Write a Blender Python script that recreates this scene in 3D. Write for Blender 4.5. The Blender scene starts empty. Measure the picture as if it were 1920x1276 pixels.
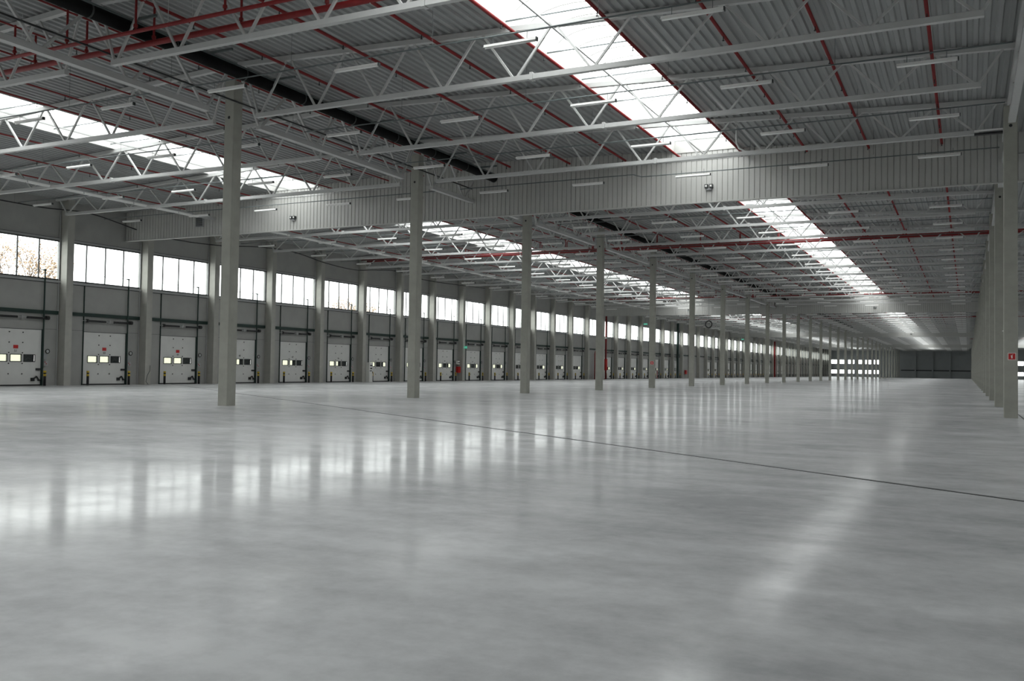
import bpy, math, random
from mathutils import Vector, Matrix
random.seed(7)
sc = bpy.context.scene
COL = sc.collection

# ------------------------------------------------------------------ layout (metres)
H = 1.46851
XW, XM, XR, XE = -48.74, -23.11, 1.33, 26.0      # dock wall, left row, right row, side wall
Y0, Y1 = -34.0, 377.0                             # back wall, end wall
COLY = [24.2 + 12 * i for i in range(30)]
FAS = [41.6 + 84 * i for i in range(4)]           # ribbed cross panels
ZC = 10.0                                         # underside of the truss bottom chords


def roofz(x):
    return 12.1 - (0.036 * (x - XM) if x > XM else 0.040 * (XM - x))


ORD = ['nearest', 'second', 'third', 'fourth', 'fifth', 'sixth', 'seventh', 'eighth', 'ninth', 'tenth', 'eleventh',
       'twelfth', 'thirteenth', 'fourteenth', 'fifteenth', 'sixteenth', 'seventeenth']
NTH = ['', 'first', 'second', 'third', 'fourth']


def zone(y):
    return sum(1 for f in FAS if y > f)


def zphrase(z):
    return 'before the first cross panel' if z == 0 else 'past the %s cross panel' % NTH[z]


_zc = {}


def ordinal(key, y):
    z = zone(y)
    k = (key, z)
    _zc[k] = _zc.get(k, 0) + 1
    return ORD[min(_zc[k] - 1, 16)], zphrase(z)


# ------------------------------------------------------------------ materials
def mat(name, col, rough=0.6, metal=0.0, var=0.0, scale=3.0, bump=0.0, spec=0.5, detail=4, stretch=None, rvar=0.0):
    m = bpy.data.materials.new(name)
    m.use_nodes = True
    nt = m.node_tree
    b = nt.nodes['Principled BSDF']
    b.inputs['Roughness'].default_value = rough
    b.inputs['Metallic'].default_value = metal
    b.inputs['Specular IOR Level'].default_value = spec
    b.inputs['Base Color'].default_value = (*col, 1)
    if var > 0 or bump > 0 or rvar > 0:
        tc = nt.nodes.new('ShaderNodeTexCoord')
        mp = nt.nodes.new('ShaderNodeMapping')
        nt.links.new(tc.outputs['Object'], mp.inputs['Vector'])
        if stretch:
            mp.inputs['Scale'].default_value = stretch
        n = nt.nodes.new('ShaderNodeTexNoise')
        n.inputs['Scale'].default_value = scale
        n.inputs['Detail'].default_value = detail
        nt.links.new(mp.outputs['Vector'], n.inputs['Vector'])
        if var > 0:
            r = nt.nodes.new('ShaderNodeValToRGB')
            r.color_ramp.elements[0].position = 0.3
            r.color_ramp.elements[1].position = 0.7
            r.color_ramp.elements[0].color = (*[c * (1 - var) for c in col], 1)
            r.color_ramp.elements[1].color = (*[min(1, c * (1 + var)) for c in col], 1)
            nt.links.new(n.outputs['Fac'], r.inputs['Fac'])
            nt.links.new(r.outputs['Color'], b.inputs['Base Color'])
        if rvar > 0:
            mr = nt.nodes.new('ShaderNodeMapRange')
            mr.inputs['To Min'].default_value = max(0.02, rough - rvar)
            mr.inputs['To Max'].default_value = rough + rvar
            nt.links.new(n.outputs['Fac'], mr.inputs['Value'])
            nt.links.new(mr.outputs['Result'], b.inputs['Roughness'])
        if bump > 0:
            bp = nt.nodes.new('ShaderNodeBump')
            bp.inputs['Strength'].default_value = bump
            bp.inputs['Distance'].default_value = 0.02
            nt.links.new(n.outputs['Fac'], bp.inputs['Height'])
            nt.links.new(bp.outputs['Normal'], b.inputs['Normal'])
    return m


M = {
    'wall': mat('wall_paint', (.35, .35, .335), .75, var=.05, scale=1.2),
    'pilaster': mat('pilaster_concrete', (.40, .395, .36), .8, var=.07, scale=2.0, bump=.1),
    'column': mat('column_concrete', (.34, .34, .30), .8, var=.08, scale=2.5, bump=.15),
    'deck': mat('deck_steel', (.30, .31, .305), .6, var=.04, scale=.8),
    'steel': mat('truss_paint', (.48, .485, .475), .45, var=.03, scale=4),
    'fascia': mat('fascia_panel', (.42, .42, .40), .5, var=.03, scale=1),
    'red': mat('pipe_red', (.20, .006, .007), .5, var=.1, scale=5),
    'redsign': mat('sign_red', (.50, .015, .015), .45, var=.05, scale=5),
    'black': mat('black_rubber', (.012, .012, .013), .55, var=.2, scale=6),
    'duct': mat('duct_black', (.006, .006, .006), .7, var=.2, scale=3, spec=.12),
    'green': mat('dark_green_paint', (.008, .028, .022), .5, var=.1, scale=4),
    'lamp': mat('lamp_white', (.80, .80, .78), .35, var=.02, scale=4),
    'lamptube': mat('lamp_tube_glass', (.85, .86, .84), .2, var=.02, scale=4),
    'cable': mat('conduit_galvanised', (.10, .12, .12), .5, var=.1, scale=4),
    'frame': mat('window_frame_dark', (.035, .04, .04), .5, var=.05, scale=4),
    'sill': mat('window_sill_grey', (.40, .41, .41), .5, var=.05, scale=4),
    'door': mat('dock_door_panel', (.66, .66, .64), .5, var=.03, scale=2),
    'yellow': mat('yellow_paint', (.60, .42, .03), .5, var=.06, scale=8),
    'white': mat('white_paint', (.75, .75, .72), .5, var=.03, scale=4),
    'grey': mat('grey_box', (.33, .34, .35), .5, var=.04, scale=4),
    'darkpane': mat('painted_dark_view', (.035, .04, .04), .12, var=.5, scale=9),  # opaque dark colour painted in for the shaded view out through the pane
    'joint': mat('joint_filler', (.045, .047, .047), .5, var=.15, scale=6),
    'kerb': mat('skylight_kerb', (.45, .45, .43), .5, var=.04, scale=4),
    'endwall': mat('end_wall_panel', (.36, .38, .385), .7, var=.06, scale=.5),
    'leaf': mat('autumn_leaf', (.30, .205, .125), .7, var=.3, scale=2),
    'bark': mat('bark', (.12, .09, .07), .9, var=.2, scale=4),
    'ground': mat('yard_asphalt', (.30, .30, .30), .9, var=.1, scale=.3),
    'exit': mat('exit_sign_green', (.03, .45, .28), .4, var=.05, scale=8),
}
e = M['exit'].node_tree.nodes['Principled BSDF']
e.inputs['Emission Color'].default_value = (.12, .9, .6, 1)
e.inputs['Emission Strength'].default_value = .06


def glass(name, tint, gl=.04):
    m = bpy.data.materials.new(name)
    m.use_nodes = True
    nt = m.node_tree
    nt.nodes.clear()
    o = nt.nodes.new('ShaderNodeOutputMaterial')
    t = nt.nodes.new('ShaderNodeBsdfTransparent')
    g = nt.nodes.new('ShaderNodeBsdfGlossy')
    mx = nt.nodes.new('ShaderNodeMixShader')
    t.inputs[0].default_value = (*tint, 1)
    g.inputs['Roughness'].default_value = .15
    mx.inputs[0].default_value = gl
    nt.links.new(t.outputs[0], mx.inputs[1])
    nt.links.new(g.outputs[0], mx.inputs[2])
    nt.links.new(mx.outputs[0], o.inputs[0])
    return m


M['glass'] = glass('window_glass', (.93, .95, .94))
M['doorglass'] = glass('door_pane_tinted', (.42, .43, .37), .06)
M['poly'] = glass('polycarbonate', (.86, .88, .88))

# polished concrete floor: cloudy tone and cloudy gloss
m = bpy.data.materials.new('polished_concrete')
m.use_nodes = True
nt = m.node_tree
b = nt.nodes['Principled BSDF']
tc = nt.nodes.new('ShaderNodeTexCoord')


def noise(scale, sx=1, sy=1, rot=0, detail=5, rough=.55):
    mp = nt.nodes.new('ShaderNodeMapping')
    mp.inputs['Scale'].default_value = (sx, sy, 1)
    mp.inputs['Rotation'].default_value = (0, 0, rot)
    nt.links.new(tc.outputs['Object'], mp.inputs['Vector'])
    n = nt.nodes.new('ShaderNodeTexNoise')
    n.inputs['Scale'].default_value = scale
    n.inputs['Detail'].default_value = detail
    n.inputs['Roughness'].default_value = rough
    nt.links.new(mp.outputs['Vector'], n.inputs['Vector'])
    return n.outputs['Fac']


def mul(a, k1, c):
    x = nt.nodes.new('ShaderNodeMath')
    x.operation = 'MULTIPLY_ADD'
    nt.links.new(a, x.inputs[0])
    x.inputs[1].default_value = k1
    if isinstance(c, (int, float)):
        x.inputs[2].default_value = c
    else:
        nt.links.new(c, x.inputs[2])
    return x.outputs[0]


cl = mul(noise(.11, 1, 1.6, .5), .42, mul(noise(.6, 1, 2.4, .5), .36, mul(noise(5, 1, 1, 0, 6, .7), .22, 0.0)))
ramp = nt.nodes.new('ShaderNodeValToRGB')
ramp.color_ramp.elements[0].position = .40
ramp.color_ramp.elements[1].position = .60
ramp.color_ramp.elements[0].color = (.37, .374, .38, 1)
ramp.color_ramp.elements[1].color = (.64, .645, .65, 1)
nt.links.new(cl, ramp.inputs['Fac'])
nt.links.new(ramp.outputs['Color'], b.inputs['Base Color'])
mr = nt.nodes.new('ShaderNodeMapRange')
mr.inputs['From Min'].default_value = .35
mr.inputs['From Max'].default_value = .65
mr.inputs['To Min'].default_value = .12
mr.inputs['To Max'].default_value = .55
nt.links.new(mul(noise(.35, 1, 1, .9), .6, mul(noise(1.6, 1, 1, .2), .4, 0.0)), mr.inputs['Value'])
nt.links.new(mr.outputs['Result'], b.inputs['Coat Weight'])
b.inputs['Coat Roughness'].default_value = .115
b.inputs['Coat IOR'].default_value = 1.24
b.inputs['Roughness'].default_value = .55
b.inputs['Specular IOR Level'].default_value = .2
bmp = nt.nodes.new('ShaderNodeBump')
bmp.inputs['Strength'].default_value = .16
bmp.inputs['Distance'].default_value = .01
nt.links.new(mul(noise(.55, 1, 1, .4, 2), 1.6, noise(2.6, 1, 1, .4, 2)), bmp.inputs['Height'])
nt.links.new(bmp.outputs['Normal'], b.inputs['Normal'])
M['floor'] = m


# ------------------------------------------------------------------ mesh builder
class MB:
    def __init__(s):
        s.v = []
        s.f = []

    def box(s, x0, x1, y0, y1, z0, z1):
        n = len(s.v)
        s.v += [(x0, y0, z0), (x1, y0, z0), (x1, y1, z0), (x0, y1, z0), (x0, y0, z1), (x1, y0, z1), (x1, y1, z1), (x0, y1, z1)]
        s.f += [tuple(n + i for i in q) for q in ((0, 3, 2, 1), (4, 5, 6, 7), (0, 1, 5, 4), (1, 2, 6, 5), (2, 3, 7, 6), (3, 0, 4, 7))]
        return s

    def bar(s, a, b_, w, h, up=(0, 0, 1)):
        a = Vector(a)
        b_ = Vector(b_)
        d = (b_ - a).normalized()
        u = Vector(up)
        r = d.cross(u)
        if r.length < 1e-4:
            r = d.cross(Vector((0, 1, 0)))
        r.normalize()
        u = r.cross(d)
        n = len(s.v)
        for p in (a, b_):
            for i, j in ((-1, -1), (1, -1), (1, 1), (-1, 1)):
                s.v.append(tuple(p + r * (i * w / 2) + u * (j * h / 2)))
        s.f += [tuple(n + i for i in q) for q in ((0, 3, 2, 1), (4, 5, 6, 7), (0, 1, 5, 4), (1, 2, 6, 5), (2, 3, 7, 6), (3, 0, 4, 7))]
        return s

    def tube(s, pts, r, n=8, cap=True):
        pts = [Vector(p) for p in pts]
        rs = r if isinstance(r, (list, tuple)) else [r] * len(pts)
        base = len(s.v)
        pu = None
        for i, p in enumerate(pts):
            d = (pts[min(i + 1, len(pts) - 1)] - pts[max(i - 1, 0)]).normalized()
            if pu is None:
                pu = Vector((0, 0, 1)) if abs(d.z) < .9 else Vector((1, 0, 0))
            q = d.cross(pu).normalized()
            pu = q.cross(d).normalized()
            for k in range(n):
                a = 2 * math.pi * k / n
                s.v.append(tuple(p + q * math.cos(a) * rs[i] + pu * math.sin(a) * rs[i]))
        for i in range(len(pts) - 1):
            for k in range(n):
                a = base + i * n + k
                b_ = base + i * n + (k + 1) % n
                s.f.append((a, b_, b_ + n, a + n))
        if cap:
            s.f.append(tuple(base + k for k in range(n))[::-1])
            e_ = base + (len(pts) - 1) * n
            s.f.append(tuple(e_ + k for k in range(n)))
        return s

    def prism(s, prof, y0, y1, axis='y'):
        # open profile strip [(x,z)] swept along y (or [(x,y)] swept along z)
        n = len(s.v)
        for t in (y0, y1):
            for p in prof:
                s.v.append((p[0], t, p[1]) if axis == 'y' else (p[0], p[1], t))
        k = len(prof)
        for i in range(k - 1):
            s.f.append((n + i, n + i + 1, n + k + i + 1, n + k + i))
        return s

    def mesh(s, name, m):
        me = bpy.data.meshes.new(name)
        me.from_pydata(s.v, [], s.f)
        me.materials.append(M[m] if isinstance(m, str) else m)
        me.update()
        return me

    def build(s, name, m, parent=None, loc=None, smooth=False):
        me = s.mesh(name, m)
        if smooth:
            me.polygons.foreach_set('use_smooth', [True] * len(me.polygons))
        o = bpy.data.objects.new(name, me)
        COL.objects.link(o)
        if parent:
            o.parent = parent
        if loc:
            o.location = loc
        return o


def tag(o, label=None, cat=None, group=None, kind=None):
    if label:
        o['label'] = label
    if cat:
        o['category'] = cat
    if group:
        o['group'] = group
    if kind:
        o['kind'] = kind
    return o


def empty(name, loc=(0, 0, 0)):
    o = bpy.data.objects.new(name, None)
    COL.objects.link(o)
    o.location = loc
    o.empty_display_size = .2
    return o


def dup(src, loc, label=None, group=None):
    r = src.copy()
    COL.objects.link(r)
    r.location = loc
    if label:
        r['label'] = label
    if group:
        r['group'] = group
    for ch in src.children:
        c = ch.copy()
        COL.objects.link(c)
        c.parent = r
        for g in ch.children:
            d = g.copy()
            COL.objects.link(d)
            d.parent = c
    return r


def struct(o):
    o['kind'] = 'structure'
    return o


# ------------------------------------------------------------------ floor and outside ground
struct(MB().box(XW - .3, XE + .3, Y0 - .3, Y1 + .3, -.3, 0).build('floor', 'floor'))
struct(MB().box(-260, 260, -160, 560, -1.5, -1.3).build('ground_outside', 'ground'))
dv = Vector((.59 + 48.2, 12.38 - 45.35, 0)).normalized()
a = Vector((-48.1, 45.2, .002))
struct(MB().bar(a, a + dv * 64, .06, .008).build('trim_1', 'joint'))
struct(MB().box(XR + .35, XR + .39, 6, 370, 0, .005).build('trim_2', 'joint'))

# ------------------------------------------------------------------ roof deck with skylight openings
SKY = [(-12.35, -9.35), (-36.3, -33.2), (12.1, 15.1)]
SKYSEG = []
edges = [Y0 + 4] + FAS + [Y1]
for i in range(5):
    s0 = edges[i] + (.35 if i else 0)
    s1 = edges[i + 1] - (.05 if i < 4 else 30)
    SKYSEG.append((s0 + (0 if i else 0), s1))


def ribs(x0, x1):
    p = .30
    d = .065
    pts = []
    n = max(1, round((x1 - x0) / p))
    p = (x1 - x0) / n
    for i in range(n):
        x = x0 + i * p
        for dx, up in ((0, 0), (.38, 0), (.50, 1), (.88, 1)):
            pts.append((x + dx * p, roofz(x + dx * p) + up * d))
    pts.append((x1, roofz(x1)))
    return pts


strips = []
dk = MB()
xs = [XW - .2, SKY[1][0], SKY[1][1], SKY[0][0], SKY[0][1], XR, SKY[2][0], SKY[2][1], XE + .2]
for i in (0, 2, 4, 5, 7):
    dk.prism(ribs(xs[i], xs[i + 1]) if i != 2 else ribs(xs[2], XM) + ribs(XM, xs[3]), Y0, Y1)
for (sx0, sx1) in SKY:
    yy = [Y0] + [v for s in SKYSEG for v in s] + [Y1]
    for i in range(0, len(yy), 2):
        if yy[i + 1] - yy[i] > .05:
            dk.prism(ribs(sx0, sx1), yy[i], yy[i + 1])
struct(dk.build('ceiling', 'deck'))
# weather layer above so no light leaks through the thin sheet
wl = MB()
for i in (0, 2, 4, 5, 7):
    x0, x1 = xs[i], xs[i + 1]
    if i == 2:
        wl.prism([(x0, roofz(x0) + .3), (XM, roofz(XM) + .3), (x1, roofz(x1) + .3)], Y0 - .3, Y1 + .3)
    else:
        wl.prism([(x0, roofz(x0) + .3), (x1, roofz(x1) + .3)], Y0 - .3, Y1 + .3)
struct(wl.build('roof_membrane', 'deck'))

# skylights: kerb, arched glazing bars, vaulted sheet
nwin = 0
for si, (x0, x1) in enumerate(SKY):
    for gi, (y0, y1) in enumerate(SKYSEG):
        nwin += 1
        root = struct(empty('window_%d' % nwin, ((x0 + x1) / 2, y0, roofz((x0 + x1) / 2))))
        cx = (x0 + x1) / 2
        zb = roofz(cx)
        w = (x1 - x0) / 2
        k = MB()
        L = y1 - y0
        for sx in (-1, 1):
            zz = roofz(cx + sx * w) - zb
            k.box(sx * w - .04, sx * w + .04, 0, L, zz - .03, .55)
        k.box(-w, w, -.05, .0, -.05, .55)
        k.box(-w, w, L, L + .05, -.05, .55)
        k.build('skylight_kerb', 'kerb', root)
        arc = [(w * math.cos(t), .5 + .55 * math.sin(t)) for t in [math.pi * q / 10 for q in range(11)]]
        MB().prism(arc, 0, L).build('glazing', 'poly', root)
        for yc in (0, L):
            g = MB()
            g.v = [(p[0], yc, p[1]) for p in arc]
            g.f = [tuple(range(11))]
            g.build('end_pane', 'poly', root)
        rb = MB()
        y = 1.05
        while y < L - .3:
            rb.tube([(p[0], y, p[1] - .02) for p in arc], .022, 4)
            y += 1.05
        rb.build('glazing_bar', 'kerb', root)
        ti = MB()
        y = 3.0
        while y < L:
            ti.bar((-w, y, .10), (w, y, .10), .035, .035)
            y += 3.0
        ti.build('tie_rod', 'cable', root)

# ------------------------------------------------------------------ left dock wall
NB = 57
NODOOR = {15, 23, 24, 25}
wm = MB()
T = .25
Z6, Z8, ZT = 6.29, 8.65, 11.6
D0, D1, DH = 1.30, 4.45, 3.26      # door opening from the bay's window start (31.40 + 6k)


def bayy(k):
    return 31.40 + 6 * k


kmin = -10
wx0, wx1 = XW - T, XW
yend = bayy(NB) - .46
ystart = bayy(kmin)
wm.box(wx0, wx1, Y0 - .3, ystart, 0, ZT)
wm.box(wx0, wx1, yend, Y1 + .3, 0, ZT)
wm.box(wx0, wx1, ystart, yend, Z8, ZT)
for k in range(kmin, NB):
    y = bayy(k)
    ye = y + 5.54
    wm.box(wx0, wx1, ye, min(ye + .46, yend + 0.001), 0, Z8)
    if k in NODOOR:
        wm.box(wx0, wx1, y, ye, 0, Z6)
    else:
        wm.box(wx0, wx1, y, ye, DH, Z6)
        wm.box(wx0, wx1, y, y + D0, 0, DH)
        wm.box(wx0, wx1, y + D1, ye, 0, DH)
struct(wm.build('wall_left', 'wall'))
# seam lines in the wall cladding
sm = MB()
for k in range(0, 30):
    y = bayy(k)
    sm.box(XW, XW + .004, y, y + D0 - .05, 3.33, 3.345)
    sm.box(XW, XW + .004, y + D1 + .05, y + 5.5, 3.33, 3.345)
for k in range(0, 30):
    y = bayy(k)
    sm.box(XW, XW + .03, y, y + 5.54, Z6 - .21, Z6 - .17)
    sm.box(XW, XW + .03, y, y + 5.54, Z8 + .14, Z8 + .17)
struct(sm.build('trim_3', 'joint'))

pil_mb = MB().box(0, .64, 0, .46, 0, 11.15)


def one(mb, name, material, smooth=False):
    me = mb.mesh(name, material)
    if smooth:
        me.polygons.foreach_set('use_smooth', [True] * len(me.polygons))
    return me


def inst(name, me, parent=None, loc=(0, 0, 0)):
    o = bpy.data.objects.new(name, me)
    COL.objects.link(o)
    o.location = loc
    if parent:
        o.parent = parent
    return o


pil_me = one(pil_mb, 'wall_pilaster', 'pilaster')
pipe_me = one(MB().tube([(.05, -.07, 0), (.05, -.07, 11)], .035, 8), 'downpipe', 'sill')
for k in range(-1, NB):
    y = bayy(k) + 5.54
    o, ph = ordinal('pil', y)
    t = empty('wall_pilaster', (XW, y, 0))
    tag(t, 'grey concrete pilaster on the dock wall, %s one %s' % (o, ph), 'pilaster', 'pilasters along the dock wall')
    inst('shaft', pil_me, t)
    if k % 2 == 0 or k < 2:
        inst('downpipe', pipe_me, t)

# ribbon windows
fr = MB()
fr.box(-.06, .05, 0, 5.54, 0, .06).box(-.06, .05, 0, 5.54, 2.30, 2.36).box(-.06, .05, 0, .06, 0, 2.36).box(-.06, .05, 5.48, 5.54, 0, 2.36)
fr_me = one(fr, 'window_frame', 'frame')
ml_me = one(MB().box(-.05, .03, -.03, .03, .06, 2.3), 'mullion', 'frame')
gp_me = one(MB().box(-.012, -.004, .06, 5.48, .06, 2.3), 'glass_pane', 'glass')
sl_me = one(MB().box(0, .10, 0, 5.54, -.17, -.04), 'window_sill', 'sill')
hd_me = one(MB().box(0, .06, 0, 5.54, 2.38, 2.50), 'window_head', 'sill')
for k in range(kmin, NB):
    nwin += 1
    r = struct(empty('window_%d' % nwin, (XW, bayy(k), Z6)))
    inst('window_frame', fr_me, r)
    inst('glass_pane', gp_me, r)
    inst('window_sill', sl_me, r)
    inst('window_head', hd_me, r)
    for j in (1, 2, 3):
        inst('mullion', ml_me, r, (0, 5.54 * j / 4, 0))

# ------------------------------------------------------------------ dock doors
# door local frame: origin at wall face, y = 0 at the door's left edge, width 3.15
DW = D1 - D0
wins = [(.36, 1.02), (1.24, 1.90), (2.08, 2.76)]
WZ0, WZ1 = 1.42, 1.78


def door_panel(front=.0):
    p = MB()
    x0, x1 = -.06, .02
    p.box(x0, x1, 0, DW, .07, WZ0).box(x0, x1, 0, DW, WZ1, DH)
    ys = [0] + [v for w in wins for v in w] + [DW]
    for i in range(0, 8, 2):
        p.box(x0, x1, ys[i], ys[i + 1], WZ0, WZ1)
    return one(p, 'door_panel', 'door')


dp_me = door_panel()
wf_me = one(MB().box(.02, .04, -.04, .70, -.04, 0).box(.02, .04, -.04, .70, .36, .40).box(.02, .04, -.04, 0, 0, .36).box(.02, .04, .66, .70, 0, .36), 'porthole_frame', 'black')
cp_me = one(MB().box(-.03, -.02, 0, .66, 0, .36), 'clear_pane', 'doorglass')
dpn_me = one(MB().box(-.03, -.02, 0, .66, 0, .36), 'painted_shade_pane', 'darkpane')  # blocked, shaded outlook put into the pane's own colour
hp_c = one(MB().box(-.03, -.02, 0, .33, 0, .36), 'clear_pane', 'doorglass')
hp_d = one(MB().box(-.03, -.02, 0, .33, 0, .36), 'painted_shade_pane', 'darkpane')
bolt_me = one(MB().tube([(.02, 0, 0), (.05, 0, 0)], .035, 8), 'bolt', 'black')
seal_me = one(MB().box(-.06, .05, -.05, DW + .05, 0, .075), 'bottom_seal', 'black')
rail_me = one(MB().box(.105, .16, -.05, .02, 0, 6.8).box(0, .105, -.05, .02, 0, 3.3).box(-.0, .14, -.09, .06, 6.76, 6.84), 'guide_rail', 'green')
rail2_me = one(MB().box(0, .07, -.04, .0, 0, 6.12), 'guide_rail', 'green')
hood_me = one(MB().box(0, .03, 0, DW, DH, DH + .03), 'head_flashing', 'joint')
sp1 = MB().tube([(.22, .1, 3.95), (.22, 1.45, 3.95)], .065, 10).tube([(.22, .02, 3.96), (.22, .16, 3.96)], .11, 10)
sp2 = MB().tube([(.22, 2.05, 3.95), (.22, 3.40, 3.95)], .065, 10).tube([(.22, 3.26, 3.98), (.22, 3.46, 3.98)], .12, 10)
sp1_me, sp2_me = one(sp1, 'spring_drum', 'black'), one(sp2, 'spring_drum', 'black')
shaft_me = one(MB().tube([(.22, -.35, 3.96), (.22, 3.75, 3.96)], .016, 6).box(0, .24, .0, .04, 3.9, 4.02).box(0, .24, 3.1, 3.14, 3.9, 4.02).box(0, .24, 1.72, 1.78, 3.86, 4.06), 'drive_shaft', 'sill')
trk_me = one(MB().tube([(.10, .05, 6.8), (.10, 3.1, 6.8)], .014, 6), 'cross_wire', 'cable')
lock_me = one(MB().box(.02, .12, DW - .62, DW - .42, .27, .46).bar((.08, DW - .45, .42), (.08, DW - .28, .54), .05, .07).bar((.08, DW - .28, .54), (.08, DW - .14, .34), .05, .06).box(.02, .1, DW - .18, DW, .28, .36), 'door_lock', 'black')
latch_me = one(MB().box(.02, .1, DW - .32, DW - .04, .90, 1.02), 'latch', 'black')
stk_me = one(MB().box(.02, .026, 1.40, 1.70, 2.14, 2.34), 'sticker', 'redsign')


def text_mesh(s, size):
    c = bpy.data.curves.new('number', 'FONT')
    c.body = s
    c.size = size
    c.align_x = 'CENTER'
    c.extrude = .003
    o = bpy.data.objects.new('number', c)
    COL.objects.link(o)
    me = bpy.data.meshes.new_from_object(o.evaluated_get(bpy.context.evaluated_depsgraph_get()))
    me.materials.clear()
    me.materials.append(M['black'])
    bpy.data.objects.remove(o)
    return me


ndoor = 0
for k in range(-1, NB):
    if k in NODOOR:
        continue
    ndoor += 1
    y = bayy(k) + D0
    r = struct(empty('door_%d' % ndoor, (XW, y, 0)))
    inst('door_panel', dp_me, r)
    inst('bottom_seal', seal_me, r)
    inst('guide_rail', rail_me, r, (0, DW + .06, 0))
    inst('guide_rail', rail2_me, r)
    inst('head_flashing', hood_me, r)
    inst('spring_drum', sp1_me, r)
    inst('spring_drum', sp2_me, r)
    if k < 30:
        inst('drive_shaft', shaft_me, r)
        inst('door_lock', lock_me, r)
        inst('latch', latch_me, r)
    if k < 14:
        inst('cross_wire', trk_me, r)
        for yy in (1.13, 1.97):
            for zz in (.69, 1.28, 1.90, 2.49, 3.08):
                inst('bolt', bolt_me, r, (0, yy, zz))
    # panes: which ones are clear follows the photo
    if k <= 2:
        st = 'ccd'
    elif k <= 3:
        st = 'chd'
    elif k <= 5:
        st = 'chd'
    elif k <= 10:
        st = 'cdg'
    else:
        st = 'ddc'
    for (w0, w1), s_ in zip(wins, st):
        if k < 30:
            inst('porthole_frame', wf_me, r, (0, w0, WZ0))
        if s_ == 'c':
            inst('clear_pane', cp_me, r, (0, w0, WZ0))
        elif s_ == 'd':
            inst('painted_shade_pane', dpn_me, r, (0, w0, WZ0))
        elif s_ == 'h':
            inst('clear_pane', hp_c, r, (0, w0, WZ0))
            inst('painted_shade_pane', hp_d, r, (0, w0 + .33, WZ0))
        else:
            inst('painted_shade_pane', hp_d, r, (0, w0, WZ0))
            inst('clear_pane', hp_c, r, (0, w0 + .33, WZ0))
    if k <= 2:
        inst('sticker', stk_me, r)
    if k < 12:
        me = text_mesh(str(51 - k), .20 if k < 3 else .22)
        o = inst('number', me, r, (.024, 1.55, 1.94 if k < 3 else 1.98))
        o.rotation_euler = (math.pi / 2, 0, math.pi / 2)

# dark green beam over every door
lb_me = one(MB().box(0, .12, .02, 5.46, 4.22, 4.43), 'door_lintel', 'green')
for k in range(-1, NB):
    o, ph = ordinal('lin', bayy(k) + 3)
    t = inst('lintel_beam', lb_me, None, (XW, bayy(k), 0))
    tag(t, 'dark green horizontal beam over a dock bay, %s one %s' % (o, ph), 'beam', 'green beams along the dock wall')

# bollards
bp_me = one(MB().tube([(0, 0, 0), (0, 0, .84), (0, 0, .86)], [.075, .075, .05], 12), 'post', 'black', True)
bb_me = one(MB().tube([(0, 0, 0), (0, 0, .12)], .081, 12), 'band', 'yellow', True)
cnt = 0
for k in range(0, NB):
    if k in NODOOR:
        continue
    o, ph = ordinal('bol', bayy(k) + 3)
    for side, yy in (('left', 38.75), ('right', 41.82)):
        if abs(yy + 6 * (k - 1) - 261) < 1:
            continue
        t = empty('bollard', (-48.28, yy + 6 * (k - 1), 0))
        tag(t, 'black bollard with yellow bands, %s side of %s dock door %s' % (side, o, ph), 'bollard', 'bollards at the dock doors')
        inst('post', bp_me, t)
        if k < 36:
            inst('band', bb_me, t, (0, 0, .56))
            inst('band', bb_me, t, (0, 0, .76))

# control boxes and round fittings right of the doors
cb_me = one(MB().box(0, .12, 0, .20, 1.55, 1.86), 'housing', 'grey')
cb2_me = one(MB().box(0, .16, .0, .26, 1.18, 1.46), 'control_panel', 'sill')
cb3_me = one(MB().tube([(.16, .06, 1.38), (.19, .06, 1.38)], .03, 8).tube([(.16, .14, 1.28), (.19, .14, 1.28)], .03, 8), 'push_button', 'redsign')
rg = MB()
rg.tube([(.05, .12 * math.cos(t), .12 * math.sin(t)) for t in [math.pi * 2 * i / 16 for i in range(17)]], .022, 6, False)
rg_me = one(rg, 'rim', 'black', True)
rc_me = one(MB().tube([(.0, 0, 0), (.05, 0, 0)], .10, 14), 'face', 'sill')
for k in range(0, 13):
    o, ph = ordinal('cb', bayy(k) + 3)
    y = bayy(k) + D1 + .12
    t = empty('control_box', (XW, y, 0))
    tag(t, 'small grey control box right of the %s dock door %s' % (o, ph), 'control box', 'door control boxes')
    inst('housing', cb_me, t)
    inst('control_panel', cb2_me, t)
    inst('push_button', cb3_me, t)
    t = empty('round_fitting', (XW, y + .30, 2.02))
    tag(t, 'small round black-rimmed wall fitting right of the %s dock door %s' % (o, ph), 'fitting', 'round wall fittings')
    inst('rim', rg_me, t)
    inst('face', rc_me, t)

# ------------------------------------------------------------------ columns
CW = .215


def column(x, y, top, label, group, hole=None):
    t = empty('concrete_column', (x, y, 0))
    tag(t, label, 'column', group)
    b_ = MB()
    c = .02
    prof = [(-CW, -CW + c), (-CW + c, -CW), (CW - c, -CW), (CW, -CW + c), (CW, CW - c), (CW - c, CW), (-CW + c, CW), (-CW, CW - c), (-CW, -CW + c)]
    b_.prism(prof, 0, top, 'z')
    n = len(b_.v)
    b_.v += [(p[0], p[1], top) for p in prof[:8]]
    b_.f.append(tuple(range(n, n + 8)))
    b_.build('shaft', 'column', t)
    if hole:
        MB().tube([(0, -CW - .004, hole), (0, -CW + .02, hole)], .055, 10).build('socket_hole', 'black', t)
    return t


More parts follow.
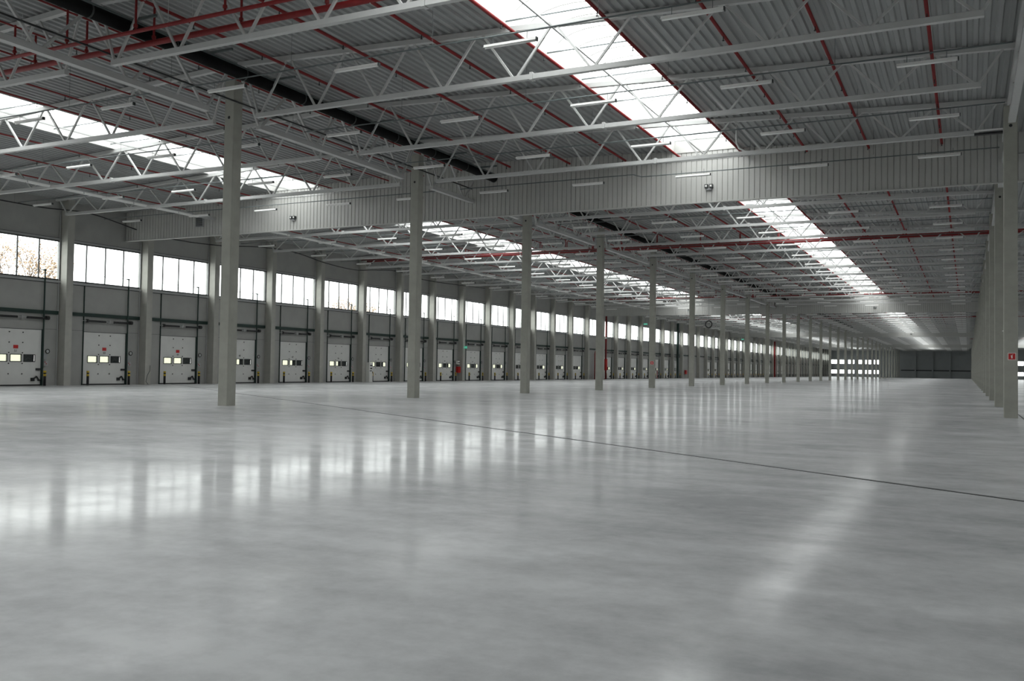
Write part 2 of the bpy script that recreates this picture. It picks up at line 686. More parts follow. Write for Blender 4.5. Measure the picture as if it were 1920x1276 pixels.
for i, y in enumerate(COLY):
    o, ph = ordinal('cl', y)
    column(XM, y, 11.35, 'grey concrete column in the left row, %s one %s' % (o, ph), 'columns of the left row', 10.05 if i < 10 else None)
for i, y in enumerate(COLY[1:]):
    o, ph = ordinal('cr', y)
    column(XR, y, 10.85, 'grey concrete column in the right row, %s one %s' % (o, ph), 'columns of the right row', (10.15, 9.75)[i] if i < 2 else None)

# ------------------------------------------------------------------ trusses across the bays


def truss_parts(xa, xb, full, nodes_x0, right_end):
    """xa/xb column faces; local y = 0"""
    w = .16
    parts = []
    n = 9
    p = (xb - xa - 2.2) / n
    bx = [xa + 1.1 + p * i for i in range(n + 1)]
    zc = ZC + .08
    zt = lambda x: roofz(x) - .11
    parts.append(('bottom_chord', MB().bar((bx[0] - .12, 0, zc), (bx[-1] + .12, 0, zc), w, .15)))
    parts.append(('top_chord', MB().bar((xa + .1, 0, zt(xa)), (xb - .1, 0, zt(xb)), w, .16)))
    tops = [xa + .3] + [(bx[i] + bx[i + 1]) / 2 for i in range(n)] + [xb - .3]
    for i in range(n + 1):
        for tx, off in ((tops[i], -.07), (tops[i + 1], .07)):
            s = MB()
            e_ = .10 if tx > bx[i] else -.10
            s.bar((bx[i] + off, 0, zc + .06), (tx - e_, 0, zt(tx) - .05), .065, .065, (0, 1, 0))
            parts.append(('web', s))
    for xs_ in (bx[0] + (bx[-1] - bx[0]) * .47, ):
        parts.append(('splice_plate', MB().box(xs_ - .05, xs_ + .05, -.11, .11, zc - .10, zc + .12)))
    return parts


def make_truss_meshes(xa, xb):
    pr = truss_parts(xa, xb, True, 0, 0)
    mes = [(n, one(mb, n, 'steel')) for n, mb in pr]
    allm = MB()
    for n, mb in pr:
        o = len(allm.v)
        allm.v += mb.v
        allm.f += [tuple(i + o for i in f) for f in mb.f]
    return mes, one(allm, 'roof_truss', 'steel')


TR = {'middle': make_truss_meshes(XM, XR), 'left': make_truss_meshes(XW + .3, XM), 'side': make_truss_meshes(XR, XE)}
proto = {}
yy = [18.3 + 6 * i for i in range(60)]
for bay in ('middle', 'left', 'side'):
    mes, whole = TR[bay]
    for y in yy:
        if bay == 'side' and not (55 < y < 300 or y < 32):
            continue
        o, ph = ordinal('tr' + bay, y)
        lab = 'white steel roof truss over the %s bay, %s one %s' % (bay, o, ph)
        grp = 'roof trusses over the %s bay' % bay
        if y < 110 and bay != 'side':
            if bay not in proto:
                t = empty('roof_truss', (0, y, 0))
                for n, me in mes:
                    inst(n, me, t)
                tag(t, lab, 'truss', grp)
                proto[bay] = t
            else:
                dup(proto[bay], (0, y, 0), lab, grp)
        else:
            t = inst('roof_truss', whole, None, (0, y, 0))
            tag(t, lab, 'truss', grp)

# girders along the rows (between columns)


def girder_parts(x):
    z = ZC + .08
    zt = roofz(x) - .28
    L = 12.0
    ys = [1.35 + 3.1 * i for i in range(4)]
    parts = [('bottom_chord', MB().bar((0, ys[0] - .1, z), (0, ys[-1] + .1, z), .22, .18)),
             ('top_chord', MB().bar((0, .1, zt), (0, L - .1, zt), .22, .18))]
    tops = [.25] + [(ys[i] + ys[i + 1]) / 2 for i in range(3)] + [L - .25]
    for i in range(4):
        for ty in (tops[i], tops[i + 1]):
            parts.append(('web', MB().bar((0, ys[i] + (.08 if ty > ys[i] else -.08), z + .05), (0, ty, zt - .05), .08, .08, (1, 0, 0))))
    return parts


for row, x in (('left', XM), ('right', XR)):
    pr = girder_parts(x)
    mes = [(n, one(mb, n, 'steel')) for n, mb in pr]
    allm = MB()
    for n, mb in pr:
        o_ = len(allm.v)
        allm.v += mb.v
        allm.f += [tuple(i + o_ for i in f) for f in mb.f]
    whole = one(allm, 'girder', 'steel')
    p0 = None
    for y in [12.2] + COLY[:-1]:
        o, ph = ordinal('gi' + row, y + 6)
        lab = 'lattice girder along the %s column row, %s one %s' % (row, o, ph)
        grp = 'girders along the %s row' % row
        if y < 110:
            if p0 is None:
                p0 = empty('lattice_girder', (x, y, 0))
                for n, me in mes:
                    inst(n, me, p0)
                tag(p0, lab, 'girder', grp)
            else:
                dup(p0, (x, y, 0), lab, grp)
        else:
            tag(inst('lattice_girder', whole, None, (x, y, 0)), lab, 'girder', grp)

# tie bar under each skylight
for nm, x in (('middle', -10.9), ('left', -34.75)):
    t = MB().bar((x, 16, roofz(x) - .2), (x, Y1 - 2, roofz(x) - .2), .06, .06).build('tie_bar', 'steel')
    tag(t, 'thin steel bar running lengthwise under the %s bay skylight' % nm, 'tie bar')

# ------------------------------------------------------------------ ribbed cross panels


def fascia(y, idx):
    t = empty('cross_panel', (0, y, 0))
    tag(t, 'ribbed white cross panel hanging from the roof, %s from the camera' % ('nearest', 'second', 'third', 'fourth')[idx], 'panel', 'ribbed cross panels')
    for (xa, xb, nm) in ((XW + .1, XM, 0), (XM, XR, 1), (XR, XE - .1, 2)):
        s = MB()
        n = int((xb - xa) / .24)
        p = (xb - xa) / n
        prof = []
        for i in range(n):
            x = xa + i * p
            prof += [(x, 0), (x + .84 * p, 0), (x + .88 * p, .035), (x + .96 * p, .035)]
        prof.append((xb, 0))
        zb = 9.26
        k0 = len(s.v)
        for q in prof:
            s.v.append((q[0], q[1], zb))
        for q in prof:
            s.v.append((q[0], q[1], roofz(q[0]) + .02))
        k = len(prof)
        for i in range(k - 1):
            s.f.append((k0 + i, k0 + i + 1, k0 + k + i + 1, k0 + k + i))
        # back sheet
        k1 = len(s.v)
        s.v += [(xa, .16, zb), (xb, .16, zb), (xb, .16, roofz(xb)), (xa, .16, roofz(xa)), (xa, 0, zb), (xb, 0, zb)]
        s.f += [(k1, k1 + 1, k1 + 2, k1 + 3), (k1, k1 + 4, k1 + 5, k1 + 1)]
        s.build('ribbed_sheet', 'fascia', t)
        MB().box(xa, xb, -.03, .17, zb - .05, zb).build('edge_trim', 'fascia', t)
        MB().box(xa, xb, -.03, 0, roofz((xa + xb) / 2) - .45, roofz((xa + xb) / 2) - .43).build('upper_seam', 'sill', t)


for i, y in enumerate(FAS):
    fascia(y, i)
for i, (x, y, z) in enumerate(((-10.67, FAS[0], 9.94), (-34.92, FAS[0], 9.93), (-10.67, FAS[1], 9.94), (-34.92, FAS[1], 9.94), (-10.67, FAS[2], 9.94))):
    t = empty('emergency_light', (x, y - .06, z))
    tag(t, 'small twin-lamp emergency light on the %s cross panel, %s bay' % (('nearest', 'nearest', 'second', 'second', 'third')[i], 'middle' if x > -20 else 'left'), 'emergency light')
    MB().box(-.12, .12, -.06, .06, -.16, -.09).build('bracket', 'grey', t)
    for s in (-1, 1):
        h_ = MB().box(s * .11 - .075, s * .11 + .075, -.12, .05, -.08, .09).build('lamp_head', 'frame', t)
        MB().box(s * .11 - .04, s * .11 + .04, -.13, -.12, -.03, .05).build('lens', 'white', h_)
t = empty('vent_grille', (-42.2, FAS[0] - .04, 10.1))
tag(t, 'grey square louvred grille on the nearest cross panel near the dock wall', 'grille')
MB().box(-.3, .3, -.05, .03, -.3, .3).build('frame', 'grey', t)
g = MB()
for i in range(7):
    g.box(-.26, .26, -.08, -.05, -.25 + .075 * i, -.21 + .075 * i)
g.build('louvre', 'frame', t)

# ------------------------------------------------------------------ batten lights and their conduits
LX = {'middle': [-20.75, -15.8, -10.85, -5.95, -1.02], 'left': [-45.6, -40.1, -35.1, -30.1, -25.6]}
hs = MB()
hs.box(-.77, .77, -.035, .035, .01, .06)
hs.v += [(-.77, -.11, -.03), (.77, -.11, -.03), (.77, .11, -.03), (-.77, .11, -.03)]
k = len(hs.v) - 4
hs.f += [(k, k + 1, 5 - 4 + 0, 0)] if False else []
hs.bar((-.77, -.05, -.005), (.77, -.05, -.005), .045, .012, (0, -.6, 1)).bar((-.77, .05, -.005), (.77, .05, -.005), .045, .012, (0, .6, 1))
hs.v = hs.v[:8] + hs.v[12:]
hs.f = hs.f[:6] + [tuple(i - 4 for i in f) for f in hs.f[6:]]
hs_me = one(hs, 'housing', 'lamp')
tb_me = one(MB().tube([(-.74, 0, -.025), (.74, 0, -.025)], .028, 8), 'lamp_tube', 'lamptube', True)
ec_me = one(MB().box(.77, .80, -.05, .05, -.04, .06), 'end_cap', 'frame')
wr_me = one(MB().tube([(-.5, 0, .06), (-.5, 0, .27)], .008, 4).tube([(.5, 0, .06), (.5, 0, .27)], .008, 4), 'hanger', 'cable')
wholelamp = MB()
wholelamp.box(-.77, .77, -.06, .06, -.04, .06)
wl_me = one(wholelamp, 'batten_light', 'lamp')
PLACE = ['leftmost', 'second from left', 'centre one', 'second from right', 'rightmost']
rows = [15.4 + 6 * i for i in range(60)]
rows = [y - .35 if y > 20 else y for y in [21.75 + 6 * i for i in range(59)]]
rows = [21.4] + [27.4 + 6 * i for i in range(58)]
p0 = None
c = 0
stuff = MB()
for y in rows:
    nlab = {}
    for bay in ('middle', 'left'):
        o, ph = ordinal('la' + bay, y)
        for j, x in enumerate(LX[bay]):
            z = 10.03
            lab = 'white batten lamp, %s in %s bay, %s row %s' % (PLACE[j], bay, o, ph)
            grp = 'batten lamps of the %s bay' % bay
            c += 1
            if c > 300:
                k0 = len(stuff.v)
                stuff.box(x - .77, x + .77, y - .06, y + .06, z - .04, z + .06)
                continue
            if y < 90:
                if p0 is None:
                    p0 = empty('batten_light', (x, y, z))
                    for n, me in (('housing', hs_me), ('lamp_tube', tb_me), ('end_cap', ec_me), ('hanger', wr_me)):
                        inst(n, me, p0)
                    tag(p0, lab, 'lamp', grp)
                else:
                    dup(p0, (x, y, z), lab, grp)
            else:
                tag(inst('batten_light', wl_me, None, (x, y, z)), lab, 'lamp', grp)
tag(stuff.build('distant_batten_lights', 'lamp'), 'rows of tiny white batten lamps far down the hall', 'lamps', kind='stuff')
for bay, (xa, xb) in (('middle', (XM + .5, XR - .25)), ('left', (XW + .7, XM - .5))):
    for i, y in enumerate(rows):
        o, ph = ordinal('co' + bay, y)
        z = 10.30
        s = MB()
        if bay == 'middle' and i == 3:
            s.tube([(xa, y, z), (-13.6, y, z), (-13.2, y, z - .13), (xb, y, z - .13)], .022, 6)
        else:
            s.tube([(xa, y, z), (xb, y, z)], .022, 6)
        if y < 70:
            t = empty('lamp_conduit', (0, 0, 0))
            s.build('conduit', 'cable', t)
            h_ = MB()
            for x in LX[bay]:
                h_.tube([(x - 2.4, y, z), (x - 2.4, y, roofz(x) - .02)], .006, 4)
            h_.build('hanger_wire', 'cable', t)
        else:
            t = s.build('lamp_conduit', 'cable')
        tag(t, 'thin conduit carrying the lamps of the %s bay, %s row %s' % (bay, o, ph), 'conduit', 'lamp conduits of the %s bay' % bay)

# continuous strip of lamps along the dock lane
sl_h = one(MB().box(-.07, .07, 0, 1.5, 0, .06), 'housing', 'lamp')
sl_t = one(MB().tube([(0, .03, -.03), (0, 1.47, -.03)], .035, 8), 'lamp_tube', 'lamptube', True)
sl_r = one(MB().box(-.085, -.07, 0, 1.5, -.04, .04).box(.07, .085, 0, 1.5, -.04, .04), 'reflector', 'lamp')
p0 = None
y = 18.0
while y < 150:
    if not (FAS[0] - 1.6 < y < FAS[0] + .4 or FAS[1] - 1.6 < y < FAS[1] + .4):
        o, ph = ordinal('sl', y)
        z_ = zone(y)
        lab = 'white lamp in the lengthwise lamp strip beside the dock wall, %s' % ph
        if p0 is None:
            p0 = empty('strip_light', (-40.85, y, 10.12))
            for n, me in (('housing', sl_h), ('lamp_tube', sl_t), ('reflector', sl_r)):
                inst(n, me, p0)
            tag(p0, lab, 'lamp', 'lengthwise lamp strip ' + ph)
        else:
            dup(p0, (-40.85, y, 10.12), lab, 'lengthwise lamp strip ' + ph)
    y += 1.58

for i, (ya, yb) in enumerate(((17.6, FAS[0] - .1), (FAS[0] + .4, FAS[1] - .1), (FAS[1] + .4, 150))):
    t = MB().box(-40.88, -40.82, ya, yb, 10.10, 10.26).build('trunking_rail', 'sill')
    tag(t, 'long grey trunking rail above the lengthwise lamp strip, %s section from the camera' % ('nearest', 'middle', 'farthest')[i], 'rail')
# ------------------------------------------------------------------ sprinkler pipes
BR_M = [-20.97, -17.66, -14.75, -12.05, -9.1, -6.35, -3.8, -.97]
BR_L = [-23.8, -26.15, -28.4, -30.6, -32.2, -37.4, -40.4, -43.5]
PL = {-20.85: 0}
allbr = [('middle', x) for x in BR_M] + [('left', x) for x in BR_L]
head_me = one(MB().tube([(0, 0, -.03), (0, 0, -.16)], .014, 6).tube([(0, 0, -.16), (0, 0, -.175)], .035, 8), 'sprinkler_head', 'black')
idx = {'middle': 0, 'left': 0}
OR2 = ['first', 'second', 'third', 'fourth', 'fifth', 'sixth', 'seventh', 'eighth']
for bay, x in allbr:
    z = roofz(x) - .30
    i = idx[bay]
    idx[bay] += 1
    frm = 'from the left' if bay == 'middle' else 'left of the column row'
    t = empty('sprinkler_pipe', (x, 14, z))
    tag(t, 'red lengthwise sprinkler pipe under the %s bay roof, %s %s' % (bay, OR2[i], frm), 'pipe', 'lengthwise sprinkler pipes of the %s bay' % bay)
    MB().tube([(0, 0, 0), (0, Y1 - 16, 0)], .05 if bay == 'middle' else .032, 8).build('pipe_run', 'red', t, smooth=True)
    for j in range(24 if bay == 'middle' else 18):
        inst('sprinkler_head', head_me, t, (0, 6.2 + 3 * j, 0))
clip = {}
for gi, y in enumerate((17.96, 66.0, 114.0, 162.0, 210.0 + 4, 262.0)):
    for which, dy, r, zz in (('thinner', 0, .055, 10.70), ('thicker', .86, .085, 10.70)):
        t = empty('sprinkler_main', (0, y + dy, zz))
        pos = ('nearest', 'second', 'third', 'fourth', 'fifth', 'farthest')[gi]
        tag(t, 'red %s sprinkler main crossing the hall, %s pair from the camera' % (which, pos), 'pipe', 'sprinkler mains crossing the hall')
        MB().tube([(XW + 1, 0, 0), (XE - 1 if gi else XR - .5, 0, 0)], r, 10).build('pipe_run', 'red', t, smooth=True)
        if gi < 4:
            d_ = [x for b_, x in allbr]
            for x in d_:
                MB().tube([(x + .12 * (1 if which == 'thinner' else -1), 0, 0), (x + .12 * (1 if which == 'thinner' else -1), 0, roofz(x) - .3 - zz)], .035, 6).tube(
                    [(x + .12 * (1 if which == 'thinner' else -1), 0, .12), (x + .12 * (1 if which == 'thinner' else -1), 0, .2)], .06, 8).build('drop_pipe', 'red', t)
            for q in range(8 if gi < 2 else 0):
                x = -44 + 6.1 * q
                MB().tube([(x, 0, -r - .02), (x - .1, 0, 0), (x, 0, r + .03), (x, 0, roofz(x) - zz)], .01, 4).build('clamp', 'steel', t)

# ------------------------------------------------------------------ black duct beside the left row
t = empty('black_duct', (-21.6, 8, 11.08))
tag(t, 'thick black duct running lengthwise just right of the left column row, before cross panel', 'duct')
MB().tube([(0, 0, 0), (0, 33.0, 0), (0, 33.2, 0)], [.20, .20, .12], 14).build('duct_body', 'duct', t, smooth=True)
MB().box(.17, .21, 0, 33, .12, .17).build('side_rail', 'cable', t)
for j in range(11):
    MB().bar((0, 1.5 + 3 * j, .24), (.95, 1.5 + 3 * j, .24), .07, .07).build('support_arm', 'cable', t)
    MB().tube([(0, 3 + 3 * j, 0), (0, 3.05 + 3 * j, 0)], .215, 14).build('clamp', 'frame', t)
t = empty('black_duct', (-21.6, 42.5, 11.08))
tag(t, 'long black duct beside the left column row, continuing behind the cross panel', 'duct')
MB().tube([(0, 0, 0), (0, 160, 0)], .18, 12).build('duct_body', 'duct', t, smooth=True)
for j in range(20):
    MB().bar((0, 1.5 + 6 * j, .22), (.9, 1.5 + 6 * j, .22), .06, .06).build('support_arm', 'cable', t)
t = MB().tube([(-22.85, 10, 10.62), (-22.88, 26, 10.6), (-22.85, 41, 10.62)], .03, 6).build('cable_run', 'black')
tag(t, 'thin dark cable run beside the left column row under the roof', 'cable')

# curved pipe by the skylight before the first cross panel
t = MB().tube([(-8.3, 36.6, 11.6), (-8.3, 36.6, 10.6), (-8.2, 36.6, 10.38), (-7.95, 36.6, 10.22), (-7.5, 36.6, 10.18), (-5.8, 36.6, 10.17)], .04, 8).build('curved_pipe', 'steel', smooth=True)
tag(t, 'curved grey pipe bending down beside the skylight end before the cross panel', 'pipe')
t = MB().tube([(-8.3, 66.9, 11.5), (-8.3, 66.9, 10.5), (-8.1, 66.9, 10.1), (-7.6, 66.9, 9.95), (1.0, 66.9, 9.95)], .05, 8).build('curved_pipe', 'steel', smooth=True)
tag(t, 'curved pipe bending beside the skylight at the second pair of red mains', 'pipe')
# small channel between last truss and right row, right end of the first panel
t = empty('cable_tray', (0, 36.3, 9.98))
tag(t, 'short dark tray with a pale rail between truss end and right column', 'tray')
MB().box(.2, 1.1, -.1, .1, 0, .06).build('tray_base', 'black', t)
MB().box(.2, 1.1, -.12, -.10, .10, .16).build('pale_rail', 'lamp', t)

# ------------------------------------------------------------------ sagging cable along the dock wall
pts = [(-47.95, 26.5, 10.25), (-47.9, 31.0, 10.3), (-47.75, 34.86, 10.28), (-47.7, 37.2, 10.42), (-47.7, 38.84, 10.36), (-47.7, 42.3, 9.85),
       (-47.7, 45.5, 9.72), (-47.7, 49.2, 9.86), (-47.7, 52.5, 10.2), (-47.7, 55.2, 10.35), (-47.7, 57.4, 10.3), (-47.7, 61, 9.9),
       (-47.7, 64.9, 9.75), (-47.7, 68, 10.05), (-47.7, 71.5, 10.3), (-47.7, 76, 9.95), (-47.7, 82, 10.0), (-47.7, 90, 10.2)]
sm_ = []
for i in range(len(pts) - 1):
    p = [Vector(pts[max(0, min(len(pts) - 1, i + q))]) for q in (-1, 0, 1, 2)]
    for s in range(5):
        u = s / 5
        sm_.append(.5 * ((2 * p[1]) + (-p[0] + p[2]) * u + (2 * p[0] - 5 * p[1] + 4 * p[2] - p[3]) * u * u + (-p[0] + 3 * p[1] - 3 * p[2] + p[3]) * u ** 3))
t = MB().tube(sm_, .035, 6).build('sagging_cable', 'black', smooth=True)
tag(t, 'black cable sagging from pilaster to pilaster high on the dock wall', 'cable')

# ------------------------------------------------------------------ risers and small things at the dock wall


def cabinet(y, z0, z1, w, dpt, label, m_, x=XW + .02, cat='cabinet', marks=None):
    t = empty('cabinet', (x, y, z0))
    tag(t, label, cat)
    MB().box(0, dpt, -w / 2, w / 2, 0, z1 - z0).build('body', m_, t)
    d_ = MB().box(dpt, dpt + .02, -w / 2 + .03, w / 2 - .03, .04, z1 - z0 - .04).build('door', m_, t)
    MB().box(dpt + .02, dpt + .05, w / 2 - .1, w / 2 - .06, (z1 - z0) * .45, (z1 - z0) * .55).build('handle', 'black', d_)
    for q in marks or []:
        MB().box(dpt + .02, dpt + .03, q[0], q[1], q[2], q[3]).build('label_plate', q[4], d_)
    return t


t = cabinet(67.75, 0, 1.75, .55, .35, 'tall white electrical cabinet with dark plates beside a dock wall pilaster', 'white', x=-48.1,
            marks=[(-.18, .18, 1.42, 1.52, 'black'), (-.14, .14, 1.16, 1.28, 'frame'), (-.2, .1, .96, 1.04, 'frame')])
cabinet(84.75, .85, 1.5, .6, .25, 'red fire hose cabinet on the wall left of a dock pilaster', 'redsign', x=-48.6)
cabinet(84.6, 1.75, 2.1, .5, .2, 'small white box with dark plates above the red hose cabinet', 'white', x=-48.6, marks=[(-.2, -.04, .1, .25, 'black'), (.04, .2, .1, .25, 'black')])
cabinet(172.4, .75, 1.5, .7, .3, 'distant red hose cabinet between the dark riser and a far column', 'redsign', x=-48.6)
# red sprinkler riser and valve set
t = empty('fire_riser', (-48.3, 128.5, 0))
tag(t, 'tall red fire water riser on the dock wall with valves at its foot', 'pipe')
MB().tube([(0, 0, 0), (0, 0, 10.6)], .13, 10).build('riser_pipe', 'red', t, smooth=True)
MB().tube([(0, 0, 1.3), (0, 0, 3.0)], .24, 10).build('alarm_valve', 'redsign', t, smooth=True)
MB().tube([(0, 0, 6.0), (0, 0, 6.2)], .2, 10).build('pale_coupling', 'white', t)
t = empty('valve_station', (-48.1, 124.0, 0))
tag(t, 'red looped pipe valve station with red tank standing by the dock wall', 'valve station')
MB().tube([(0, -.45, 0), (0, -.45, 3.6), (0, -.3, 3.95), (0, 0, 4.1), (0, .3, 3.95), (0, .45, 3.6), (0, .45, 0)], .10, 8).build('pipe_loop', 'red', t, smooth=True)
MB().tube([(.2, -.1, 0), (.2, -.1, 1.1), (.2, -.1, 1.3)], [.32, .32, .1], 12).build('tank', 'redsign', t, smooth=True)
MB().tube([(0, -.5, 2.2), (0, .5, 2.2)], .07, 8).build('cross_pipe', 'red', t)
t = MB().tube([(-48.2, 165.9, 0), (-48.2, 165.9, 10.3)], .22, 10).build('dark_riser', 'green')
tag(t, 'thick dark green riser pipe standing against the dock wall far down', 'pipe')
t = MB().tube([(-48.2, 261, 0), (-48.2, 261, 9.9)], .3, 10).build('far_red_riser', 'red')
tag(t, 'thick red riser pipe on the dock wall, far beyond the third cross panel', 'pipe')
# exit signs
for (x, y, z, lab) in ((-48.05, 85.2, 3.56, 'small green exit sign fixed to a dock wall pilaster'),
                       (-47.6, 145.0, 9.0, 'green exit sign hanging high in front of the dock wall windows'),
                       (-47.0, 215.0, 8.9, 'tiny green exit sign hanging far beyond the third cross panel')):
    t = empty('exit_sign', (x, y, z))
    tag(t, lab, 'sign')
    MB().box(-.3, .3, -.04, .04, -.12, .12).build('sign_face', 'exit', t)
    MB().box(-.12, -.02, -.05, -.04, -.08, .08).box(-.0, .14, -.05, -.04, -.03, .02).bar((.10, -.045, .06), (.2, -.045, 0), .01, .03).bar((.10, -.045, -.06), (.2, -.045, 0), .01, .03).build('pictogram', 'white', t)
    if z > 5:
        MB().tube([(0, 0, .12), (0, 0, 2.0)], .01, 4).build('hanger', 'cable', t)
# hanging coil
t = empty('cable_coil', (-23.9, 93.4, 6.25))
tag(t, 'black ring of coiled cable hanging from the roof between two far columns', 'cable coil')
MB().tube([(.34 * math.cos(q), 0, .34 * math.sin(q)) for q in [math.pi * 2 * i / 20 for i in range(21)]], .06, 8, False).build('coil', 'black', t, smooth=True)
MB().tube([(0, 0, .34), (0, 0, 5.4)], .012, 4).build('hanger', 'cable', t)
# loose cable on a pilaster foot
t = MB().tube([(-48.07, 43.2, 0.02), (-48.05, 43.0, .2), (-48.06, 43.1, .6), (-48.06, 43.3, .9), (-48.07, 43.33, 1.25)], .018, 6).build('loose_cable', 'cable', smooth=True)
tag(t, 'loose grey cable curling up the foot of a pilaster left of door 49', 'cable')

# fire extinguisher signs on the columns


def ext_sign(x, y, z, s, label):
    t = empty('extinguisher_sign', (x, y, z))
    tag(t, label, 'sign', None)
    MB().box(-s - .02, s + .02, -.006, 0, -s - .02, s + .02).build('border', 'white', t)
    MB().box(-s, s, -.012, -.006, -s, s).build('red_face', 'redsign', t)
    g = MB().tube([(0, -.016, -s * .62), (0, -.016, s * .2), (0, -.016, s * .35)], [s * .18, s * .18, s * .06], 10)
    g.bar((-s * .05, -.016, s * .45), (s * .3, -.016, s * .55), .006, s * .12).bar((-s * .3, -.016, s * .45), (-s * .3, -.016, -s * .1), .006, s * .08)
    g.build('pictogram', 'white', t)


ext_sign(1.36, 36.2 - CW, 2.12, .105, 'red square fire extinguisher sign on the nearest right-hand column')
ext_sign(-23.05, 72.2 - CW, 2.04, .13, 'small red extinguisher sign on the fifth left-row column')
t = MB().box(-48.45, -48.35, 154.0, 154.2, 0, 1.4).build('red_post', 'red')
tag(t, 'slim red post at the far dock wall, seen just right of fifth left-row column', 'post')
t = empty('dark_socket', (XW + 1.05, 44.0, 3.7))
bpy.data.objects.remove(t)
t = MB().tube([(XR - CW - .03, 36.0, 3.0), (XR - CW - .03, 35.9, 3.0)], .02, 8).build('small_fitting', 'white')
tag(t, 'tiny white fitting on the left edge of nearest right column', 'fitting')

# ------------------------------------------------------------------ back, end and side walls
struct(MB().box(XW - .3, XE + .3, Y0 - .3, Y0, 0, 12.2).build('wall_back', 'wall'))
ZU0, ZU1, ZL0, ZL1 = 4.95, 6.6, 1.2, 2.7
ew = MB()


def wall_with_windows(xa, xb, wx):
    ew.box(xa, xb, Y1, Y1 + .3, 0, ZL0).box(xa, xb, Y1, Y1 + .3, ZL1, ZU0).box(xa, xb, Y1, Y1 + .3, ZU1, 12.3)
    cur = xa
    for (a_, b_) in wx:
        for z0, z1 in ((ZL0, ZL1), (ZU0, ZU1)):
            ew.box(cur, a_, Y1, Y1 + .3, z0, z1)
        cur = b_
    for z0, z1 in ((ZL0, ZL1), (ZU0, ZU1)):
        ew.box(cur, xb, Y1, Y1 + .3, z0, z1)


wl_ = [(-47.9 + 3.1 * i, -47.9 + 3.1 * i + 2.4) for i in range(6)]
wr_ = [(3.2 + 3.1 * i, 5.6 + 3.1 * i) for i in range(7)]
wall_with_windows(XW - .3, XM, wl_)
ew.box(XM, XR, Y1, Y1 + .3, 0, 12.3)
wall_with_windows(XR, XE + .3, wr_)
struct(ew.build('wall_end', 'endwall'))
for (a_, b_) in wl_ + wr_:
    for z0, z1 in ((ZL0, ZL1), (ZU0, ZU1)):
        nwin += 1
        r = struct(empty('window_%d' % nwin, (a_, Y1, z0)))
        MB().box(0, b_ - a_, .1, .11, 0, z1 - z0).build('glass_pane', 'glass', r)
        f = MB()
        w_, h_ = b_ - a_, z1 - z0
        f.box(0, w_, .05, .15, 0, .06).box(0, w_, .05, .15, h_ - .06, h_).box(0, .06, .05, .15, 0, h_).box(w_ - .06, w_, .05, .15, 0, h_).box(w_ / 2 - .03, w_ / 2 + .03, .05, .15, 0, h_)
        f.build('window_frame', 'frame', r)
ep_me = one(MB().box(-.25, .25, -.5, 0, 0, 11.4), 'end_wall_post', 'endwall')
for i, x in enumerate((-17.7, -11.8, -5.9)):
    tag(inst('end_wall_post', ep_me, None, (x, Y1, 0)), 'dark post on the far end wall of the middle bay, %s' % ('left one', 'centre one', 'right one')[i], 'post')
tag(MB().box(XM + .4, XR - .4, Y1 - .18, Y1, 2.6, 3.0).build('end_wall_rail', 'frame'), 'dark horizontal rail along the far end wall', 'rail')
sw = MB()
sw.box(XE, XE + .3, Y0 - .3, Y1 + .3, 0, 11.6)
struct(sw.build('wall_right', 'wall'))

# ------------------------------------------------------------------ trees outside the first dock bays


def tree(x, y, h, seed, label):
    rnd = random.Random(seed)
    t = empty('tree', (x, y, -1.3))
    tag(t, label, 'tree', None)
    br = MB()
    lf = MB()

    def grow(p, d, L, r, lvl):
        q = p + d * L
        br.tube([p, (p + q) / 2 + Vector((rnd.uniform(-.1, .1), rnd.uniform(-.1, .1), 0)), q], [r, r * .85, r * .65], 5, False)
        if lvl >= 2:
            for _ in range(6 if lvl >= 3 else 3):
                c_ = q + Vector([rnd.gauss(0, .45) for _ in range(3)])
                u = Vector([rnd.gauss(0, 1) for _ in range(3)]).normalized() * .10
                w_ = u.orthogonal().normalized() * .07
                k_ = len(lf.v)
                lf.v += [tuple(c_ - u), tuple(c_ + w_), tuple(c_ + u), tuple(c_ - w_)]
                lf.f.append((k_, k_ + 1, k_ + 2, k_ + 3))
        if lvl < 5:
            for _ in range(3 if lvl else 4):
                nd = (d + Vector([rnd.uniform(-.75, .75), rnd.uniform(-.75, .75), rnd.uniform(-.1, .6)])).normalized()
                grow(q, nd, L * rnd.uniform(.62, .82), r * .6, lvl + 1)

    grow(Vector((0, 0, 0)), Vector((0, 0, 1)), h * .32, h * .018, 0)
    br.build('trunk', 'bark', t)
    lf.build('foliage', 'leaf', t)


tree(-73, 40.5, 17.5, 3, 'thin autumn tree seen through the leftmost dock wall window')
tree(-84, 57.0, 14.0, 5, 'pale autumn tree low in the right pane of leftmost window')
tree(-92, 125.0, 13.6, 9, 'small far tree low in the sixth dock wall window')

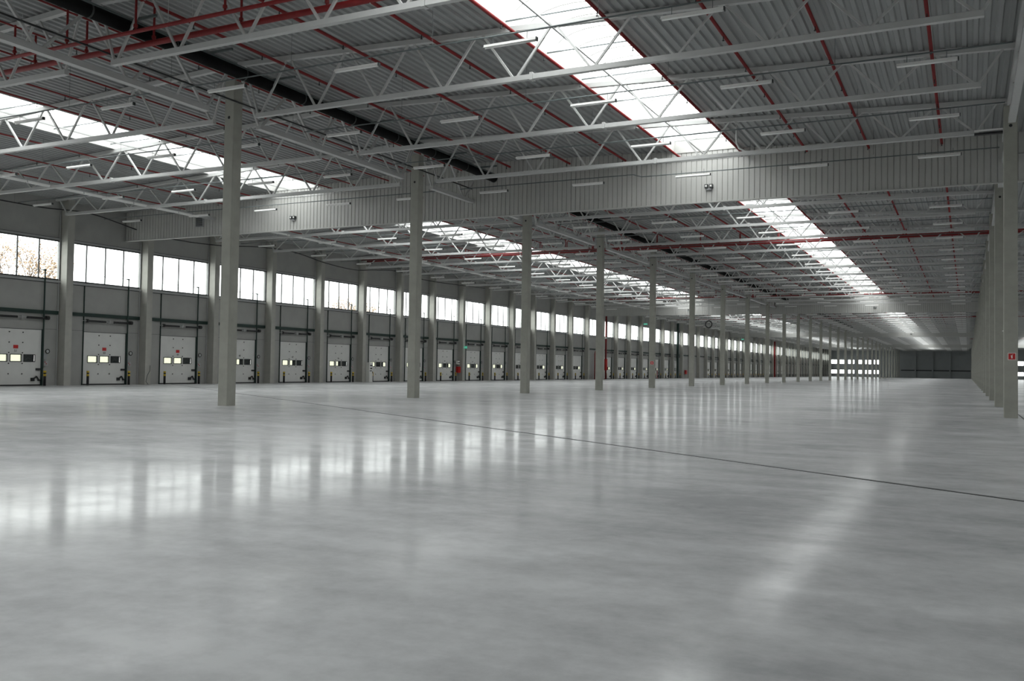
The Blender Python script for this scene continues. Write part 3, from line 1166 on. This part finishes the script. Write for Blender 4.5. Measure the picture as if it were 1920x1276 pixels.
# ------------------------------------------------------------------ daylight
w = bpy.data.worlds.new('overcast_sky')
sc.world = w
w.use_nodes = True
bg = w.node_tree.nodes['Background']
bg.inputs['Color'].default_value = (.99, 1.0, .995, 1)
bg.inputs['Strength'].default_value = 1.0


def portal(name, loc, rot, sx, sy):
    l = bpy.data.lights.new(name, 'AREA')
    l.shape = 'RECTANGLE'
    l.size = sx
    l.size_y = sy
    l.cycles.is_portal = True
    o = bpy.data.objects.new(name, l)
    COL.objects.link(o)
    o.location = loc
    o.rotation_euler = rot
    return o


for si, (x0, x1) in enumerate(SKY):
    for (y0, y1) in SKYSEG:
        cx = (x0 + x1) / 2
        portal('daylight_portal', (cx, (y0 + y1) / 2, roofz(cx) + .3), (0, 0, 0), x1 - x0, y1 - y0)
portal('daylight_portal', (XW - .1, (ystart + yend) / 2, (Z6 + Z8) / 2), (0, -math.pi / 2, 0), Z8 - Z6, yend - ystart)

# ------------------------------------------------------------------ camera
f_px, yaw, pitch, roll = 1718.19, .46183, .0297, .0153
cy, sy, cp, sp = math.cos(yaw), math.sin(yaw), math.cos(pitch), math.sin(pitch)
F = Vector((-sy * cp, cy * cp, sp))
R = Vector((cy, sy, 0))
U = R.cross(F)
cr, sr = math.cos(roll), math.sin(roll)
R, U = cr * R + sr * U, -sr * R + cr * U
cam = bpy.data.cameras.new('camera')
cam.sensor_width = 36
cam.lens = f_px / 1920 * 36
cam.clip_end = 1500
co = bpy.data.objects.new('camera', cam)
COL.objects.link(co)
mtx = Matrix((R, U, -F)).transposed().to_4x4()
mtx.translation = Vector((0, 0, H))
co.matrix_world = mtx
sc.camera = co

sc.view_settings.view_transform = 'Standard'
sc.view_settings.look = 'None'
sc.view_settings.gamma = 1
sc.view_settings.use_curve_mapping = False
sc.view_settings.exposure = 2.7
sc.cycles.max_bounces = 10
sc.cycles.diffuse_bounces = 7
sc.cycles.glossy_bounces = 4
sc.cycles.transparent_max_bounces = 16
sc.cycles.use_denoising = True
sc.cycles.sample_clamp_indirect = 4
